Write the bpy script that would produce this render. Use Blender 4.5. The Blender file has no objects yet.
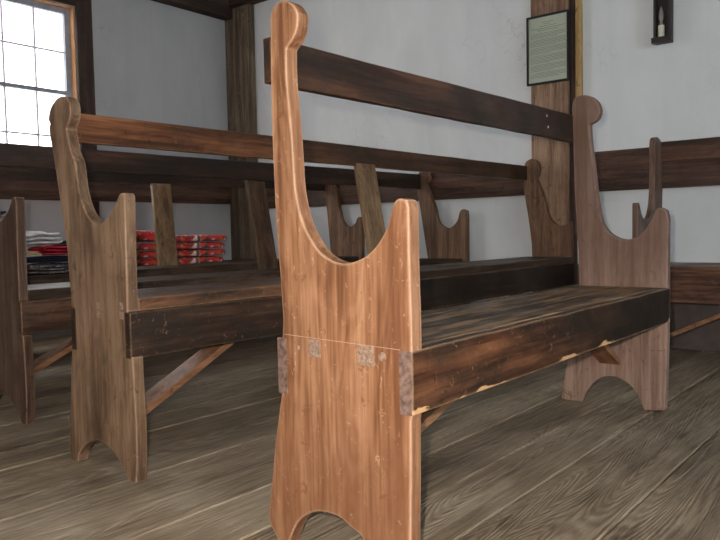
import bpy, bmesh, math, random
from mathutils import Vector, Matrix
random.seed(7)
C = bpy.context.scene.collection
XF = 3.88          # inner face of the far end panels (m)
XW, YW = 3.95, 4.50  # back wall and window wall planes
A_NEAR = [(1.050,1.045),(1.050,1.068),(1.042,1.086),(1.027,1.094),(1.012,1.095),(0.993,1.088),(0.978,1.071),(0.974,1.055),(0.979,1.031),(0.991,1.015),(1.007,1.002),(1.008,0.966),(1.006,0.921),(0.998,0.836),(0.993,0.744),(0.985,0.695),(0.974,0.662),(0.957,0.634),(0.930,0.603),(0.892,0.585),(0.860,0.583),(0.824,0.593),(0.792,0.616),(0.769,0.648),(0.757,0.683),(0.748,0.695),(0.737,0.697),(0.726,0.694),(0.721,0.681),(0.721,0.590),(0.719,0.485),(0.719,0.431),(0.721,0.316),(0.723,0.306),(0.725,0.190),(0.728,0.091),(0.733,0.020),(0.738,0.000),(0.805,0.000),(0.812,0.008),(0.826,0.035),(0.837,0.063),(0.844,0.071),(0.869,0.081),(0.893,0.092),(0.924,0.094),(0.953,0.090),(0.981,0.077),(1.006,0.057),(1.025,0.025),(1.036,0.001),(1.060,0.001),(1.074,0.015),(1.088,0.035),(1.090,0.066),(1.079,0.128),(1.067,0.208),(1.046,0.309),(1.042,0.326),(1.038,0.435),(1.035,0.466),(1.040,0.552),(1.048,0.653),(1.052,0.788),(1.053,0.842),(1.054,0.917),(1.053,0.941),(1.052,1.006)]
A_FAR = [(1.060,1.071),(1.054,1.104),(1.037,1.115),(1.015,1.116),(0.989,1.107),(0.967,1.085),(0.958,1.054),(0.966,1.028),(0.982,1.016),(0.996,1.010),(0.993,0.954),(0.984,0.881),(0.972,0.774),(0.959,0.691),(0.943,0.642),(0.911,0.610),(0.871,0.596),(0.832,0.602),(0.803,0.625),(0.781,0.662),(0.765,0.695),(0.748,0.703),(0.732,0.694),(0.725,0.660),(0.726,0.427),(0.727,0.253),(0.730,0.119),(0.734,0.009),(0.804,0.000),(0.819,0.040),(0.846,0.078),(0.887,0.103),(0.922,0.107),(0.956,0.098),(0.988,0.071),(1.011,0.037),(1.026,0.000),(1.091,0.000),(1.107,0.004),(1.101,0.042),(1.085,0.131),(1.063,0.226),(1.044,0.302),(1.036,0.431),(1.039,0.555),(1.046,0.676),(1.052,0.785),(1.056,0.952)]
B_NEAR = [(1.986,0.953),(1.979,0.964),(1.988,0.976),(1.982,0.995),(1.964,1.015),(1.931,1.031),(1.899,1.031),(1.878,1.02),(1.867,0.998),(1.869,0.971),(1.883,0.953),(1.893,0.942),(1.886,0.918),(1.872,0.876),(1.853,0.844),(1.842,0.779),(1.826,0.734),(1.797,0.696),(1.756,0.675),(1.725,0.68),(1.683,0.705),(1.658,0.735),(1.645,0.749),(1.629,0.752),(1.622,0.738),(1.626,0.573),(1.628,0.449),(1.629,0.448),(1.629,0.331),(1.613,0.33),(1.611,0.239),(1.607,0.164),(1.609,0.067),(1.617,0.0),(1.646,0.0),(1.67,0.026),(1.702,0.055),(1.745,0.077),(1.791,0.084),(1.829,0.074),(1.865,0.056),(1.893,0.031),(1.9,0.004),(1.922,0.003),(1.938,0.005),(1.943,0.037),(1.935,0.114),(1.919,0.254),(1.902,0.403),(1.903,0.475),(1.908,0.531),(1.914,0.615),(1.933,0.71),(1.951,0.795),(1.967,0.87),(1.981,0.924)]
B_FAR = [(1.905,0.994),(1.893,1.029),(1.861,1.044),(1.826,1.028),(1.812,0.990),(1.817,0.953),(1.829,0.929),(1.797,0.851),(1.771,0.774),(1.765,0.736),(1.747,0.694),(1.717,0.665),(1.681,0.655),(1.643,0.664),(1.623,0.679),(1.619,0.456),(1.619,0.300),(1.614,0.150),(1.609,0.000),(1.669,0.000),(1.680,0.054),(1.704,0.087),(1.739,0.100),(1.774,0.087),(1.798,0.054),(1.809,0.000),(1.879,0.000),(1.884,0.030),(1.869,0.150),(1.859,0.300),(1.859,0.459),(1.861,0.546),(1.871,0.633),(1.881,0.703),(1.896,0.790),(1.913,0.896),(1.902,0.924)]
C_NEAR = [(2.812,0.953),(2.805,0.964),(2.814,0.976),(2.808,0.995),(2.79,1.015),(2.757,1.031),(2.725,1.031),(2.704,1.02),(2.693,0.998),(2.695,0.971),(2.709,0.953),(2.719,0.942),(2.712,0.918),(2.698,0.876),(2.679,0.844),(2.668,0.779),(2.652,0.734),(2.623,0.696),(2.582,0.675),(2.551,0.68),(2.509,0.705),(2.484,0.735),(2.471,0.749),(2.455,0.752),(2.448,0.738),(2.452,0.573),(2.455,0.44),(2.453,0.429),(2.456,0.428),(2.456,0.31),(2.439,0.309),(2.437,0.239),(2.433,0.164),(2.435,0.067),(2.443,0.0),(2.472,0.0),(2.496,0.026),(2.528,0.055),(2.571,0.077),(2.617,0.084),(2.655,0.074),(2.691,0.056),(2.719,0.031),(2.726,0.004),(2.748,0.003),(2.764,0.005),(2.769,0.037),(2.761,0.114),(2.745,0.254),(2.728,0.391),(2.729,0.463),(2.734,0.531),(2.74,0.615),(2.76,0.71),(2.777,0.795),(2.793,0.87),(2.807,0.924)]
C_FAR = [(2.658,0.983),(2.645,1.014),(2.614,1.028),(2.580,1.013),(2.565,0.980),(2.573,0.954),(2.590,0.941),(2.553,0.857),(2.523,0.784),(2.509,0.720),(2.481,0.675),(2.432,0.655),(2.391,0.668),(2.358,0.704),(2.341,0.755),(2.321,0.771),(2.294,0.759),(2.290,0.722),(2.293,0.443),(2.293,0.300),(2.288,0.150),(2.283,0.000),(2.343,0.000),(2.358,0.054),(2.390,0.087),(2.438,0.100),(2.485,0.087),(2.517,0.054),(2.532,0.000),(2.602,0.000),(2.607,0.030),(2.592,0.150),(2.582,0.300),(2.582,0.452),(2.615,0.646),(2.638,0.788),(2.659,0.905),(2.662,0.944)]
D_NEAR = [(3.572,0.953),(3.565,0.964),(3.574,0.976),(3.568,0.995),(3.550,1.015),(3.517,1.031),(3.485,1.031),(3.464,1.020),(3.453,0.998),(3.455,0.971),(3.469,0.953),(3.479,0.942),(3.472,0.918),(3.458,0.876),(3.439,0.844),(3.428,0.779),(3.412,0.734),(3.383,0.696),(3.342,0.675),(3.311,0.680),(3.268,0.705),(3.244,0.735),(3.231,0.749),(3.215,0.752),(3.208,0.738),(3.212,0.573),(3.215,0.452),(3.202,0.445),(3.209,0.336),(3.198,0.334),(3.197,0.239),(3.193,0.164),(3.195,0.067),(3.203,0.000),(3.232,0.000),(3.256,0.026),(3.288,0.055),(3.331,0.077),(3.377,0.084),(3.415,0.074),(3.450,0.056),(3.479,0.031),(3.486,0.004),(3.508,0.003),(3.524,0.005),(3.529,0.037),(3.521,0.114),(3.505,0.254),(3.488,0.403),(3.489,0.475),(3.494,0.531),(3.500,0.615),(3.519,0.710),(3.537,0.795),(3.553,0.870),(3.567,0.924)]
D_FAR = [(3.482,1.034),(3.471,1.069),(3.433,1.084),(3.395,1.071),(3.377,1.034),(3.392,1.000),(3.361,0.942),(3.336,0.842),(3.311,0.742),(3.275,0.692),(3.230,0.675),(3.184,0.702),(3.165,0.736),(3.144,0.748),(3.121,0.730),(3.128,0.434),(3.128,0.300),(3.123,0.150),(3.118,0.000),(3.178,0.000),(3.192,0.054),(3.221,0.087),(3.264,0.100),(3.306,0.087),(3.335,0.054),(3.349,0.000),(3.419,0.000),(3.424,0.030),(3.409,0.150),(3.399,0.300),(3.399,0.431),(3.420,0.540),(3.441,0.782),(3.462,0.947),(3.488,0.998)]
L_LEFT, L_RIGHT, L_FRONT, L_FLASH = 20, 38, 3, 125

# ------------------------------------------------------------------ materials
def newmat(name):
    m = bpy.data.materials.new(name); m.use_nodes = True
    nt = m.node_tree; nt.nodes.clear()
    out = nt.nodes.new('ShaderNodeOutputMaterial'); b = nt.nodes.new('ShaderNodeBsdfPrincipled')
    nt.links.new(b.outputs[0], out.inputs[0])
    return m, nt, b
def N(nt, t, **kw):
    n = nt.nodes.new(t)
    for k, v in kw.items():
        if k in n.inputs.keys() if isinstance(k, str) else False: n.inputs[k].default_value = v
        else: setattr(n, k, v)
    return n
def ramp(nt, fac, stops, interp='LINEAR'):
    r = nt.nodes.new('ShaderNodeValToRGB'); r.color_ramp.interpolation = interp
    cr = r.color_ramp
    while len(cr.elements) < len(stops): cr.elements.new(.5)
    for e, (p, c) in zip(cr.elements, stops):
        e.position = p; e.color = (c, c, c, 1) if isinstance(c, (int, float)) else (*c, 1)
    nt.links.new(fac, r.inputs[0]); return r.outputs[0]
def mix(nt, f, a, b, mode='MIX'):
    m = nt.nodes.new('ShaderNodeMix'); m.data_type = 'RGBA'; m.blend_type = mode
    for s, v in ((0, f), (6, a), (7, b)):
        if hasattr(v, 'links'): nt.links.new(v, m.inputs[s])
        elif isinstance(v, (int, float)): m.inputs[s].default_value = v
        else: m.inputs[s].default_value = (*v, 1)
    return m.outputs[2]
def math_(nt, op, a, b=None, clamp=False):
    m = nt.nodes.new('ShaderNodeMath'); m.operation = op; m.use_clamp = clamp
    for s, v in ((0, a), (1, b)):
        if v is None: continue
        if hasattr(v, 'links'): nt.links.new(v, m.inputs[s])
        else: m.inputs[s].default_value = v
    return m.outputs[0]
def noise(nt, vec, scale, detail=4, rough=.55, dist=0):
    n = nt.nodes.new('ShaderNodeTexNoise'); nt.links.new(vec, n.inputs['Vector'])
    n.inputs['Scale'].default_value = scale; n.inputs['Detail'].default_value = detail
    n.inputs['Roughness'].default_value = rough; n.inputs['Distortion'].default_value = dist
    return n.outputs[0]
def mapped(nt, vec, sc, loc=(0, 0, 0)):
    m = nt.nodes.new('ShaderNodeMapping'); nt.links.new(vec, m.inputs[0])
    m.inputs['Scale'].default_value = sc; m.inputs['Location'].default_value = loc
    return m.outputs[0]
def axis_scale(ax, along, across):
    s = [across] * 3; s[ax] = along; return tuple(s)

def wood(name, dark, midc, light, ax=2, rough=.5, wear=.6, wearcol=(.55, .36, .2), spec=.22,
         patina=0., patcol=(.02, .014, .01), raw=None, streak=None, seed=0., scratch=.3, bump=.25, fade=None):
    m, nt, b = newmat(name)
    tc = nt.nodes.new('ShaderNodeTexCoord'); oi = nt.nodes.new('ShaderNodeObjectInfo')
    co = nt.nodes.new('ShaderNodeVectorMath'); co.operation = 'ADD'
    nt.links.new(tc.outputs['Object'], co.inputs[0])
    off = nt.nodes.new('ShaderNodeMath'); off.operation = 'MULTIPLY_ADD'
    nt.links.new(oi.outputs['Random'], off.inputs[0]); off.inputs[1].default_value = 7; off.inputs[2].default_value = seed
    nt.links.new(off.outputs[0], co.inputs[1]); co = co.outputs[0]
    # cathedral figure: stretched noise turned into rings
    big = noise(nt, mapped(nt, co, axis_scale(ax, .9, 5.5)), 1.6, 3, .5, .3)
    rings = math_(nt, 'SINE', math_(nt, 'MULTIPLY', big, 95.))
    rings = math_(nt, 'MULTIPLY_ADD', rings, .5); 
    fine = noise(nt, mapped(nt, co, axis_scale(ax, 3., 120.)), 1., 5, .6)
    med = noise(nt, mapped(nt, co, axis_scale(ax, 1.3, 22.)), 1., 4, .6)
    f = math_(nt, 'ADD', math_(nt, 'MULTIPLY', rings, .05), math_(nt, 'ADD', math_(nt, 'MULTIPLY', fine, .35), math_(nt, 'MULTIPLY', med, .65)))
    col = ramp(nt, f, [(.40, dark), (.505, midc), (.61, light)])
    blot = noise(nt, co, 5., 5, .6)
    col = mix(nt, ramp(nt, blot, [(.35, .0), (.75, .45)]), col, dark, 'MIX')
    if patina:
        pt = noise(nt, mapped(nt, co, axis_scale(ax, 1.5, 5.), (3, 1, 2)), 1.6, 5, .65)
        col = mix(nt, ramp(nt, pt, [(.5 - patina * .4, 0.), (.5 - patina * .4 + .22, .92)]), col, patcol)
    if streak:
        sn = noise(nt, mapped(nt, co, axis_scale(ax, 3.2, 34.), (9, 4, 1)), 1., 6, .7)
        col = mix(nt, ramp(nt, sn, [(streak[0], 0.), (streak[0] + .08, .9)]), col, streak[1])
    # scattered pale scratches and dents
    sc = noise(nt, mapped(nt, co, (31, 37, 29)), 1.4, 6, .75, 1.6)
    col = mix(nt, ramp(nt, sc, [(.615, 0.), (.65, scratch)]), col, wearcol)
    dk = noise(nt, mapped(nt, co, (23, 19, 17), (5, 5, 5)), 1.3, 5, .7, 1.)
    col = mix(nt, ramp(nt, dk, [(.61, 0.), (.66, .6)]), col, patcol)
    if fade:   # darker along one axis; on the long boards this paints in flash falloff: (x_start, x_end, strength)
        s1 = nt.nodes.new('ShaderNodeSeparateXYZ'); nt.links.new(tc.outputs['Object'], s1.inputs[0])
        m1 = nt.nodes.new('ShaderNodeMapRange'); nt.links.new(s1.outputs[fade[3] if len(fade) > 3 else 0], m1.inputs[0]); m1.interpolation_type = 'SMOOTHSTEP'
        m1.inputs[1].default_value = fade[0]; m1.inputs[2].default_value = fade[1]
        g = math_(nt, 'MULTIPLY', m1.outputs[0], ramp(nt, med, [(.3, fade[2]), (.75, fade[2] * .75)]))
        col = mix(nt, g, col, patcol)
    if raw:   # chipped raw wood along a lower edge: (z_low, z_high, colour)
        sep = nt.nodes.new('ShaderNodeSeparateXYZ'); nt.links.new(tc.outputs['Object'], sep.inputs[0])
        mr = nt.nodes.new('ShaderNodeMapRange'); nt.links.new(sep.outputs[2], mr.inputs[0])
        mr.inputs[1].default_value = raw[1]; mr.inputs[2].default_value = raw[0]
        rn = noise(nt, mapped(nt, tc.outputs['Object'], (4.5, 4.5, 14.), (1.25, 0, 0)), 1., 6, .65)
        k = math_(nt, 'MULTIPLY_ADD', mr.outputs[0], .42); k.node.inputs[2].default_value = -.27
        k = math_(nt, 'ADD', rn, k)
        col = mix(nt, ramp(nt, k, [(.545, 0.), (.565, 1.)]), col, raw[2])
    # worn arrises
    bv = nt.nodes.new('ShaderNodeBevel'); bv.samples = 4; bv.inputs[0].default_value = .007
    gm = nt.nodes.new('ShaderNodeNewGeometry')
    dp = nt.nodes.new('ShaderNodeVectorMath'); dp.operation = 'DOT_PRODUCT'
    nt.links.new(bv.outputs[0], dp.inputs[0]); nt.links.new(gm.outputs['Normal'], dp.inputs[1])
    ed = math_(nt, 'SUBTRACT', 1., dp.outputs['Value'])
    ed = ramp(nt, ed, [(.02, 0.), (.14, 1.)])
    wn = ramp(nt, noise(nt, mapped(nt, co, (1, 1, 1)), 22., 5, .7), [(.5 - .25 * wear, 0.), (.62 - .2 * wear, 1.)])
    col = mix(nt, math_(nt, 'MULTIPLY', math_(nt, 'MULTIPLY', ed, wn), min(1., wear * 1.2)), col, wearcol)
    nt.links.new(col, b.inputs['Base Color'])
    rg = ramp(nt, blot, [(.3, max(.12, rough - .12)), (.7, min(1, rough + .15))])
    nt.links.new(rg, b.inputs['Roughness']); b.inputs['Specular IOR Level'].default_value = spec
    bp = nt.nodes.new('ShaderNodeBump'); bp.inputs['Strength'].default_value = bump; bp.inputs['Distance'].default_value = .0025
    nt.links.new(math_(nt, 'ADD', fine, math_(nt, 'MULTIPLY', med, 1.2)), bp.inputs['Height'])
    nt.links.new(bp.outputs[0], b.inputs['Normal'])
    return m

def plain(name, c, rough=.6, spec=.3, metal=0., nscale=20., var=.15, emit=None):
    m, nt, b = newmat(name)
    tc = nt.nodes.new('ShaderNodeTexCoord')
    n = noise(nt, tc.outputs['Object'], nscale, 4)
    lo = tuple(x * (1 - var) for x in c); hi = tuple(min(1, x * (1 + var)) for x in c)
    nt.links.new(ramp(nt, n, [(.3, lo), (.7, hi)]), b.inputs['Base Color'])
    b.inputs['Roughness'].default_value = rough; b.inputs['Specular IOR Level'].default_value = spec
    b.inputs['Metallic'].default_value = metal
    if emit: b.inputs['Emission Color'].default_value = (*emit[0], 1); b.inputs['Emission Strength'].default_value = emit[1]
    return m

def plaster(name, c, cdark):
    m, nt, b = newmat(name)
    tc = nt.nodes.new('ShaderNodeTexCoord'); co = tc.outputs['Object']
    a = noise(nt, mapped(nt, co, (1, 1, .45)), 1.7, 6, .6, .4)
    col = ramp(nt, a, [(.3, cdark), (.62, c)])
    st = noise(nt, mapped(nt, co, (9, 9, .5)), 1., 4, .6)
    col = mix(nt, ramp(nt, st, [(.5, 0.), (.75, .35)]), col, cdark)
    vr = nt.nodes.new('ShaderNodeTexVoronoi'); vr.feature = 'DISTANCE_TO_EDGE'
    wv = nt.nodes.new('ShaderNodeVectorMath'); wv.operation = 'ADD'
    nn = nt.nodes.new('ShaderNodeTexNoise'); nt.links.new(co, nn.inputs['Vector']); nn.inputs['Scale'].default_value = 4
    nt.links.new(co, wv.inputs[0]); nt.links.new(nn.outputs[1], wv.inputs[1])
    nt.links.new(wv.outputs[0], vr.inputs['Vector']); vr.inputs['Scale'].default_value = 1.6
    ck = ramp(nt, vr.outputs['Distance'], [(.0, .30), (.006, 0.)])
    ck = math_(nt, 'MULTIPLY', ck, ramp(nt, noise(nt, co, 1.3, 2), [(.5, 0.), (.6, 1.)]))
    col = mix(nt, ck, col, tuple(x * .5 for x in cdark))
    nt.links.new(col, b.inputs['Base Color']); b.inputs['Roughness'].default_value = .75
    b.inputs['Specular IOR Level'].default_value = .25
    bp = nt.nodes.new('ShaderNodeBump'); bp.inputs['Strength'].default_value = .25; bp.inputs['Distance'].default_value = .01
    nt.links.new(math_(nt, 'ADD', noise(nt, co, 3.5, 6, .6), math_(nt, 'MULTIPLY', noise(nt, co, 60, 3), .1)), bp.inputs['Height'])
    nt.links.new(bp.outputs[0], b.inputs['Normal'])
    return m

def floor_mat():
    m, nt, b = newmat('old_floorboards')
    tc = nt.nodes.new('ShaderNodeTexCoord'); at = nt.nodes.new('ShaderNodeAttribute'); at.attribute_name = 'plank'
    co0 = tc.outputs['Object']
    add = nt.nodes.new('ShaderNodeVectorMath'); add.operation = 'ADD'
    sc = nt.nodes.new('ShaderNodeVectorMath'); sc.operation = 'SCALE'; sc.inputs[3].default_value = 9.
    nt.links.new(at.outputs['Color'], sc.inputs[0]); nt.links.new(co0, add.inputs[0]); nt.links.new(sc.outputs[0], add.inputs[1])
    co = add.outputs[0]
    sepp = nt.nodes.new('ShaderNodeSeparateColor'); nt.links.new(at.outputs['Color'], sepp.inputs[0])
    big = noise(nt, mapped(nt, co, (.45, 4.6, 1)), 1.3, 1, .4, .25)
    ph = math_(nt, 'MULTIPLY', big, 360.)
    rings = math_(nt, 'SINE', ph)
    med = noise(nt, mapped(nt, co, (1.2, 14, 1)), 1., 5, .6)
    fine = noise(nt, mapped(nt, co, (5, 75, 1)), 1., 5, .75)
    blot = noise(nt, mapped(nt, co0, (1, 1, 1)), 3.2, 6, .62)
    f = math_(nt, 'ADD', math_(nt, 'MULTIPLY', rings, .034), math_(nt, 'ADD', math_(nt, 'MULTIPLY', med, .28), math_(nt, 'MULTIPLY', blot, .36)))
    f = math_(nt, 'ADD', f, .175)
    f = math_(nt, 'ADD', f, math_(nt, 'MULTIPLY', math_(nt, 'SUBTRACT', fine, .5), .55))
    f = math_(nt, 'ADD', f, math_(nt, 'MULTIPLY', math_(nt, 'SUBTRACT', sepp.outputs[0], .5), .10))
    col = ramp(nt, f, [(.33, (.10, .070, .046)), (.45, (.225, .165, .108)), (.57, (.36, .275, .19)), (.70, (.52, .42, .305))])
    pale = noise(nt, mapped(nt, co0, (2.2, 3.5, 1), (4, 2, 0)), 2.2, 6, .7, .8)
    col = mix(nt, ramp(nt, pale, [(.64, 0.), (.72, .5)]), col, (.50, .45, .37))
    dk = noise(nt, mapped(nt, co0, (3, 9, 1), (1, 7, 0)), 3., 6, .75, 1.)
    col = mix(nt, ramp(nt, dk, [(.60, 0.), (.72, .5)]), col, (.07, .05, .034))
    nt.links.new(col, b.inputs['Base Color']); 
    nt.links.new(ramp(nt, blot, [(.3, .42), (.7, .7)]), b.inputs['Roughness']); b.inputs['Specular IOR Level'].default_value = .35
    bp = nt.nodes.new('ShaderNodeBump'); bp.inputs['Strength'].default_value = .55; bp.inputs['Distance'].default_value = .003
    nt.links.new(math_(nt, 'ADD', math_(nt, 'MULTIPLY', rings, .3), math_(nt, 'ADD', fine, med)), bp.inputs['Height'])
    nt.links.new(bp.outputs[0], b.inputs['Normal'])
    return m

def floral_mat():
    m, nt, b = newmat('floral_cotton')
    tc = nt.nodes.new('ShaderNodeTexCoord')
    v = nt.nodes.new('ShaderNodeTexVoronoi'); nt.links.new(tc.outputs['Object'], v.inputs['Vector']); v.inputs['Scale'].default_value = 27
    sp = nt.nodes.new('ShaderNodeSeparateColor'); nt.links.new(v.outputs['Color'], sp.inputs[0])
    col = ramp(nt, sp.outputs[0], [(0, (.50, .015, .02)), (.30, (.72, .06, .04)), (.48, (.02, .10, .035)), (.68, (.04, .05, .24)), (.78, (.55, .20, .03)), (.88, (.75, .55, .42)), (.94, (.55, .02, .06))], 'CONSTANT')
    v2 = nt.nodes.new('ShaderNodeTexVoronoi'); nt.links.new(tc.outputs['Object'], v2.inputs['Vector']); v2.inputs['Scale'].default_value = 55
    s2 = nt.nodes.new('ShaderNodeSeparateColor'); nt.links.new(v2.outputs['Color'], s2.inputs[0])
    c2 = ramp(nt, s2.outputs[1], [(0, (.70, .03, .04)), (.35, (.03, .10, .06)), (.5, (.60, .22, .03)), (.6, (.8, .7, .55)), (.85, (.1, .05, .3))], 'CONSTANT')
    col = mix(nt, ramp(nt, s2.outputs[0], [(.60, 0.), (.62, .85)]), col, c2)
    nt.links.new(col, b.inputs['Base Color']); b.inputs['Roughness'].default_value = .85
    return m

# wood tones (linear)
M = {}
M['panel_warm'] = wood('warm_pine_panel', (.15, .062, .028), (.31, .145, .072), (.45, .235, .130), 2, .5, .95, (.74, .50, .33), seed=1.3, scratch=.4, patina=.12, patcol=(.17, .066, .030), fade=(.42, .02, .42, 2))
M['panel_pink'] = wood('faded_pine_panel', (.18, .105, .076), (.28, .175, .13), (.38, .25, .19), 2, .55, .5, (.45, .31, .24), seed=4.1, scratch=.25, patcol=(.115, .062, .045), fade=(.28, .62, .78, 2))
M['panel_olive'] = wood('brown_pine_panel', (.095, .052, .028), (.20, .118, .070), (.31, .195, .120), 2, .5, .8, (.50, .31, .20), seed=2.2, scratch=.35, patina=.05, patcol=(.07, .04, .025))
M['panel_dark'] = wood('dark_pine_panel', (.05, .027, .017), (.10, .056, .036), (.16, .095, .06), 2, .5, .7, (.42, .23, .14), seed=5.5, scratch=.25)
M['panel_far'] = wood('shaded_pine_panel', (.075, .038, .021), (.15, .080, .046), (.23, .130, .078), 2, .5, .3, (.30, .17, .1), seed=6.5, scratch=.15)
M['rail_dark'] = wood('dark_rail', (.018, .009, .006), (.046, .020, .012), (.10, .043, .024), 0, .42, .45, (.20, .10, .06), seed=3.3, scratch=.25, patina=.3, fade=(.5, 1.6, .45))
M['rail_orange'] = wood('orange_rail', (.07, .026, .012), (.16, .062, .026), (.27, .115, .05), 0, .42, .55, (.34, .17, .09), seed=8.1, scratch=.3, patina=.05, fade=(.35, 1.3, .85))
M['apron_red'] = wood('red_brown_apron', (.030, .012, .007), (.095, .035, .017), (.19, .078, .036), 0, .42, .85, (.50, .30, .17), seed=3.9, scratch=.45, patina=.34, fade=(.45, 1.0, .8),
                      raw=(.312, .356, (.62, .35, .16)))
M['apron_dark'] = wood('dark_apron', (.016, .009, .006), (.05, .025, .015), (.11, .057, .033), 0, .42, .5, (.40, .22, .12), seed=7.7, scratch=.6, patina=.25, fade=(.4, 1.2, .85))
M['apron_black'] = wood('black_apron', (.010, .007, .006), (.022, .014, .011), (.045, .026, .018), 0, .4, .3, (.14, .08, .05), seed=1.7, scratch=.2, patina=.2)
M['seat_worn'] = wood('worn_black_seat', (.016, .011, .008), (.045, .029, .020), (.11, .07, .045), 0, .42, .8, (.45, .30, .18), seed=2.9, scratch=.5, streak=(.485, (.30, .175, .085)), spec=.18)
M['seat_dark'] = wood('dark_seat', (.020, .013, .010), (.045, .028, .02), (.09, .055, .036), 0, .62, .6, (.22, .12, .07), seed=5.1, scratch=.4, spec=.08)
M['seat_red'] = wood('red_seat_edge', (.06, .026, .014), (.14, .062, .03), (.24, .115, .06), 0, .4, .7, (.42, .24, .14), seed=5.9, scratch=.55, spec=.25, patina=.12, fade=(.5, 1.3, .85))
M['slat'] = wood('slat_wood', (.11, .062, .032), (.20, .118, .062), (.30, .185, .10), 2, .5, .4, (.34, .22, .13), seed=9.3, scratch=.2)
M['slat_dark'] = wood('slat_wood_dark', (.045, .024, .014), (.09, .05, .028), (.15, .085, .05), 2, .5, .4, (.28, .17, .09), seed=9.9, scratch=.2)
M['brace'] = wood('brace_wood', (.14, .06, .03), (.26, .12, .055), (.38, .19, .10), 0, .5, .5, (.42, .24, .14), seed=4.7, scratch=.2)
M['post'] = wood('hewn_post', (.14, .080, .050), (.25, .150, .095), (.37, .235, .155), 2, .7, .2, (.3, .18, .11), seed=6.1, scratch=.15, spec=.2)
M['beam'] = wood('dark_beam', (.022, .014, .011), (.045, .028, .022), (.08, .05, .038), 0, .7, .2, (.14, .09, .06), seed=3.1, scratch=.1, spec=.2)
M['beamy'] = wood('dark_beam_cross', (.022, .014, .011), (.045, .028, .022), (.08, .05, .038), 1, .7, .2, (.14, .09, .06), seed=3.1, scratch=.1, spec=.2)
M['corner'] = wood('corner_post_wood', (.06, .042, .027), (.13, .092, .060), (.21, .155, .105), 2, .7, .2, (.2, .13, .08), seed=2.1, scratch=.1, spec=.2)
M['darkpost'] = wood('dark_post_wood', (.03, .018, .014), (.055, .034, .026), (.09, .055, .042), 2, .65, .2, (.15, .09, .06), seed=2.6, scratch=.1, spec=.2)
M['board'] = wood('wall_board_wood', (.035, .018, .012), (.075, .038, .026), (.13, .068, .046), 1, .45, .3, (.2, .12, .08), seed=7.3, scratch=.12)
M['boardx'] = wood('wall_board_wood_side', (.035, .018, .012), (.075, .038, .026), (.13, .068, .046), 0, .45, .3, (.2, .12, .08), seed=7.1, scratch=.12)
M['pine'] = wood('fresh_pine', (.28, .16, .06), (.40, .25, .10), (.50, .33, .15), 2, .5, .1, (.6, .4, .2), seed=.5, scratch=0)
M['jamb'] = wood('orange_jamb', (.30, .13, .05), (.48, .23, .10), (.62, .34, .17), 2, .5, .1, (.7, .45, .3), seed=.9, scratch=0)
M['bench_e'] = wood('cross_bench_wood', (.030, .013, .008), (.075, .034, .02), (.15, .07, .04), 1, .42, .6, (.36, .18, .09), seed=1.1, scratch=.25)
M['bench_e_v'] = wood('cross_bench_panel', (.05, .028, .02), (.10, .058, .04), (.17, .10, .07), 2, .45, .75, (.36, .2, .12), seed=1.9, scratch=.25)
M['plaster'] = plaster('old_white_plaster', (.66, .66, .655), (.55, .55, .55))
M['plaster_left'] = plaster('dimmed_plaster_window_side', (.44, .43, .425), (.36, .35, .35))  # the window wall's weak light is painted in as a darker plaster
M['wainscot'] = plain('dark_under_board', (.11, .085, .075), .7)
M['ceil'] = plaster('ceiling_plaster', (.6, .59, .56), (.48, .47, .44))
M['floor'] = floor_mat()
M['sash'] = plain('grey_sash_paint', (.30, .31, .34), .5)
M['muntin'] = plain('glare_paled_muntin', (.62, .55, .60), .5)  # window glare put into the colour, paler than the sash
M['frame_black'] = plain('black_picture_frame', (.02, .02, .024), .35)
M['paper'] = plain('aged_paper', (.40, .42, .33), .7, nscale=6, var=.08)
M['ink'] = plain('faded_ink', (.16, .17, .14), .7)
M['sconce'] = plain('dark_sconce_wood', (.035, .026, .024), .5)
M['candle'] = plain('ivory_candle', (.62, .62, .48), .5)
M['bulb'] = plain('frosted_bulb', (.22, .20, .17), .2)
M['iron'] = plain('rusty_iron', (.09, .08, .075), .5, .4, .6, 60, .4)
M['bright_nail'] = plain('pale_nail', (.55, .52, .46), .4, .5, .5)
M['endgrain'] = plain('grey_end_grain', (.29, .185, .13), .75, nscale=160, var=.45)
M['apron_end'] = plain('worn_apron_end', (.17, .105, .082), .7, nscale=90, var=.5)
M['scribe'] = plain('scribed_groove', (.50, .34, .24), .8)
M['box'] = plain('grey_green_box', (.36, .40, .27), .6)
M['white_cloth'] = plain('off_white_cloth', (.62, .59, .58), .85)
M['red_cloth'] = plain('red_cloth', (.45, .015, .035), .85, nscale=30, var=.4)
M['cream_cloth'] = plain('cream_cloth', (.62, .50, .32), .85)
M['navy_cloth'] = plain('navy_cloth', (.02, .025, .05), .85)
M['dark_cloth'] = plain('dark_green_cloth', (.03, .05, .05), .85)
M['floral'] = floral_mat()
mm, nt, b = newmat('lace_print')
tc = nt.nodes.new('ShaderNodeTexCoord'); nz = noise(nt, tc.outputs['Object'], 26, 3, .6, 2.5)
nt.links.new(ramp(nt, nz, [(.49, (.05, .035, .03)), (.52, (.55, .5, .45)), (.56, (.06, .045, .05))]), b.inputs['Base Color']); b.inputs['Roughness'].default_value = .9
M['lace'] = mm
mm, nt, b = newmat('window_glass')
b.inputs['Base Color'].default_value = (.95, .97, 1, 1); b.inputs['Roughness'].default_value = .02
tr = nt.nodes.new('ShaderNodeBsdfTransparent'); mx = nt.nodes.new('ShaderNodeMixShader'); mx.inputs[0].default_value = .06
nt.links.new(tr.outputs[0], mx.inputs[1]); nt.links.new(b.outputs[0], mx.inputs[2])
nt.links.new(mx.outputs[0], nt.nodes['Material Output'].inputs[0] if 'Material Output' in nt.nodes else [n for n in nt.nodes if n.type == 'OUTPUT_MATERIAL'][0].inputs[0])
M['glass'] = mm

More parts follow.
